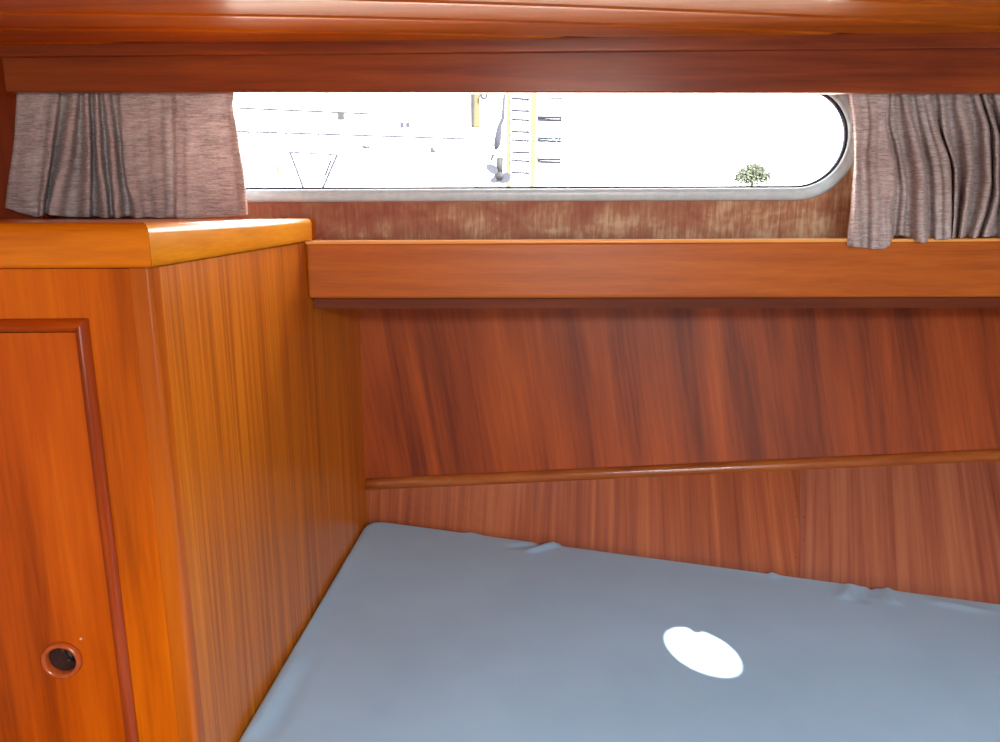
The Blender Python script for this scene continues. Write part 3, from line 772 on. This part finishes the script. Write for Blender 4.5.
bm = bmesh.new(); stick(bm, P(419, 94, 8.9), P(441, 94.5, 8.9), .007); link('spreader', bm, M['steel'], sb)
bm = bmesh.new(); stick(bm, P(361, 146, 8.4), P(392, 149, 8.4), .008); stick(bm, P(362, 147, 8.4), P(370, 147.5, 8.4), .014); link('boathook', bm, M['steel'], sb)
bm = bmesh.new(); stick(bm, P(346, 170, 8.3), P(392, 171, 8.3), .007); link('rubbing_strake', bm, M['steel'], sb)
p = P(433, 150, 8.35); bm = bmesh.new(); add_hexa(bm, [(p.x-.035, 8.34, p.z-.03), (p.x+.04, 8.34, p.z-.03), (p.x+.04, 8.38, p.z-.03), (p.x-.035, 8.38, p.z-.03), (p.x-.03, 8.34, p.z+.035), (p.x+.0, 8.34, p.z+.025), (p.x+.0, 8.38, p.z+.025), (p.x-.03, 8.38, p.z+.035)]); link('vent_cowl', bm, M['steel'], sb)
# tall post with a fender board
ps = tag(empty('mooring_post', P(475, 110, 6)), 'tall pale yellow mooring post with a dark rod left of the propeller', 'post'); ps.location.z = GZ
bm = bmesh.new(); add_box(bm, P(470.5, 100, 6).x, P(480, 100, 6).x, 6, 6.06, P(475, 127, 6).z, P(475, 60, 6).z); link('board', bm, M['yellow_wood'], ps, bevel=.004)
bm = bmesh.new(); stick(bm, P(473, 92, 5.97), P(472.5, 127, 5.97), .010); link('rod', bm, M['dark_metal'], ps)
bm = bmesh.new(); add_box(bm, P(473, 100, 6).x, P(477, 100, 6).x, 6.01, 6.05, GZ, P(475, 127, 6).z); link('stem', bm, M['slat'], ps)
bm = bmesh.new(); p = P(484, 96, 5.98); add_lathe(bm, p, (0, -1, 0), (1, 0, 0), [(.009, 0), (.03, 0), (.03, .02), (.009, .02)], 14); link('cleat_block', bm, M['steel'], ps)
bm = bmesh.new(); stick(bm, p+Vector((.0, .005, .02)), P(478, 90, 5.99), .006); link('block_strop', bm, M['steel'], ps)
# outboard leg and propeller
ob = tag(empty('outboard_motor', P(500, 175, 5)), 'outboard motor leg with a grey three-bladed propeller beside the yellow ladder', 'outboard motor'); ob.location.z = GZ
bm = bmesh.new(); q0 = P(505, 92, 5)
for a in ():
    pass
rings = []
for (x, y, hw, dp) in ((504.5, 92, 1.2, .012), (503, 118, 2, .018), (499.5, 126, 2.4, .03), (498, 138, 3.6, .045), (497, 145, 3.4, .03), (496, 150, 1.5, .02)):
    a, b = P(x-hw, y, 5), P(x+hw, y, 5); rings.append([a, (a+b)/2+Vector((0, -dp, 0)), b, (a+b)/2+Vector((0, dp, 0))])
add_sweep(bm, rings); link('leg_casing', bm, M['steel'], ob, smooth=True)
bm = bmesh.new(); stick(bm, P(500, 157, 5), P(499.5, 174, 5), .022); link('gearcase', bm, M['dark_metal'], ob, smooth=True)
bm = bmesh.new(); add_tube(bm, [P(496, 176, 5.03), P(499, 176, 4.99), P(502, 176, 4.93)], [.018, .03, .012], 12); link('propeller_hub', bm, M['dark_metal'], ob, smooth=True)
for (cx_, cy_, rx_, ry_, rot) in ((492, 169, 6.5, 4.2, .6), (504.5, 178, 6.5, 4.8, -.5), (495, 180, 4.8, 3.2, -.2)):
    bm = bmesh.new(); c_ = P(cx_, cy_, 4.97); s_ = 5/F; top = []; bot = []
    for k in range(18):
        a = 2*math.pi*k/18; X = rx_*math.cos(a); Z = ry_*math.sin(a); xr, zr = X*math.cos(rot)+Z*math.sin(rot), -X*math.sin(rot)+Z*math.cos(rot)
        v = Vector((xr*s_, .25*zr*s_, zr*s_)); top.append(c_+v+Vector((0, -.004, 0))); bot.append(c_+v+Vector((0, .004, 0)))
    add_sweep(bm, [top, bot]); link('propeller_blade', bm, M['steel'], ob)
for (x, y) in ((492, 160), (490, 158)):
    pass
bm = bmesh.new(); stick(bm, P(493.5, 154, 5), P(490.5, 161, 5), .009); link('bracket', bm, M['dark_metal'], ob)
bm = bmesh.new(); a = P(500, 174, 5.03); stick(bm, a, (a.x, a.y, GZ), .012); link('stand_pole', bm, M['gel'], ob)
# ladder with box steps and slatted side
ld = tag(empty('boarding_ladder', P(522, 150, 5.5)), 'pale yellow timber boarding ladder with white steps, right of the propeller', 'ladder'); ld.location.z = GZ
for x0, x1, xb0, xb1, dd in ((506.5, 511, 506, 511, 5.5), (531, 537, 530, 535, 5.5)):
    a0, a1 = P(x0, 90, dd), P(x1, 90, dd); b0, b1 = P(xb0, 190, dd), P(xb1, 190, dd)
    k = (GZ-b0.z)/(a0.z-b0.z); g0 = b0+(a0-b0)*k; g1 = b1+(a1-b1)*k; t = Vector((0, .05, 0)); u0 = a0+(a0-b0)*.3; u1 = a1+(a1-b1)*.3
    bm = bmesh.new(); add_hexa(bm, [g0, g1, g1+t, g0+t, u0, u1, u1+t, u0+t]); link('stile', bm, M['yellow_wood'], ld)
for k, (ya, yb) in enumerate(((99, 111), (120, 132), (140.5, 152.5), (161, 173))):
    for y in (ya, yb):
        bm = bmesh.new(); a, b = P(511.5, y-.5, 5.48), P(529.5, y+.3, 5.48); stick(bm, a, b, .008); link('rung', bm, M['slat_edge'], ld)
    bm = bmesh.new(); a, b = P(513, yb-1, 5.52), P(527.5, ya+1, 5.52); add_box(bm, a.x, b.x, 5.51, 5.56, a.z, b.z); link('step', bm, M['gel'], ld)
    bm = bmesh.new(); stick(bm, P(528, ya, 5.5), P(527.3, yb, 5.5), .004); link('step_edge', bm, M['slat_edge'], ld)
sc = tag(empty('slatted_screen', P(550, 150, 5.7)), 'white slatted screen with narrow dark gaps, right of the yellow ladder', 'screen'); sc.location.z = GZ
for k, y in enumerate((99, 118, 139, 160)):
    bm = bmesh.new(); a = P(537, y+3, 5.7); b = P(563-k*.8, y+17, 5.7); add_box(bm, a.x, b.x, 5.7, 5.73, b.z, a.z); link('slat', bm, M['gel'], sc)
    bm = bmesh.new(); n_ = 1 if k == 0 else 2
    for q_ in range(n_): stick(bm, P(537, y-1+q_*2.6, 5.68), P(563-k*.8, y-.4+q_*2.8, 5.68), .006+.003*(k > 0))
    link('slat_rod', bm, M['slat_edge'], sc)
for x in (538, 561):
    bm = bmesh.new(); a = P(x, 95, 5.76); stick(bm, a, (a.x, a.y, GZ), .008); link('post', bm, M['gel'], sc)
# far tree
tr = tag(empty('tree', P(753, 172, 30)), 'small pale green tree in the distance, low at the right of the window', 'tree'); tr.location.z = GZ
bm = bmesh.new(); rnd = random.Random(4); c_ = P(752.5, 176, 30); s_ = 30/F
for k in range(1700):
    a = rnd.uniform(0, math.pi); r_ = rnd.random()**.55; lx = math.cos(a)*r_*17*s_; lz = (math.sin(a)*r_*14 - rnd.random()*9)*s_
    q = c_+Vector((lx, rnd.uniform(-.3, .3), lz)); u_ = Vector((rnd.uniform(-1, 1), rnd.uniform(-1, 1), rnd.uniform(-1, 1))).normalized()*.05; v_ = u_.orthogonal()*rnd.uniform(.5, 1)
    vs = [bm.verts.new(q+w0) for w0 in (u_, v_, -u_, -v_)]; bm.faces.new(vs)
link('foliage', bm, M['leaf'], tr)
bm = bmesh.new(); add_tube(bm, [(c_.x, 30, GZ), (c_.x, 30, c_.z)], [.12, .05], 8); link('trunk', bm, M['leaf'], tr)
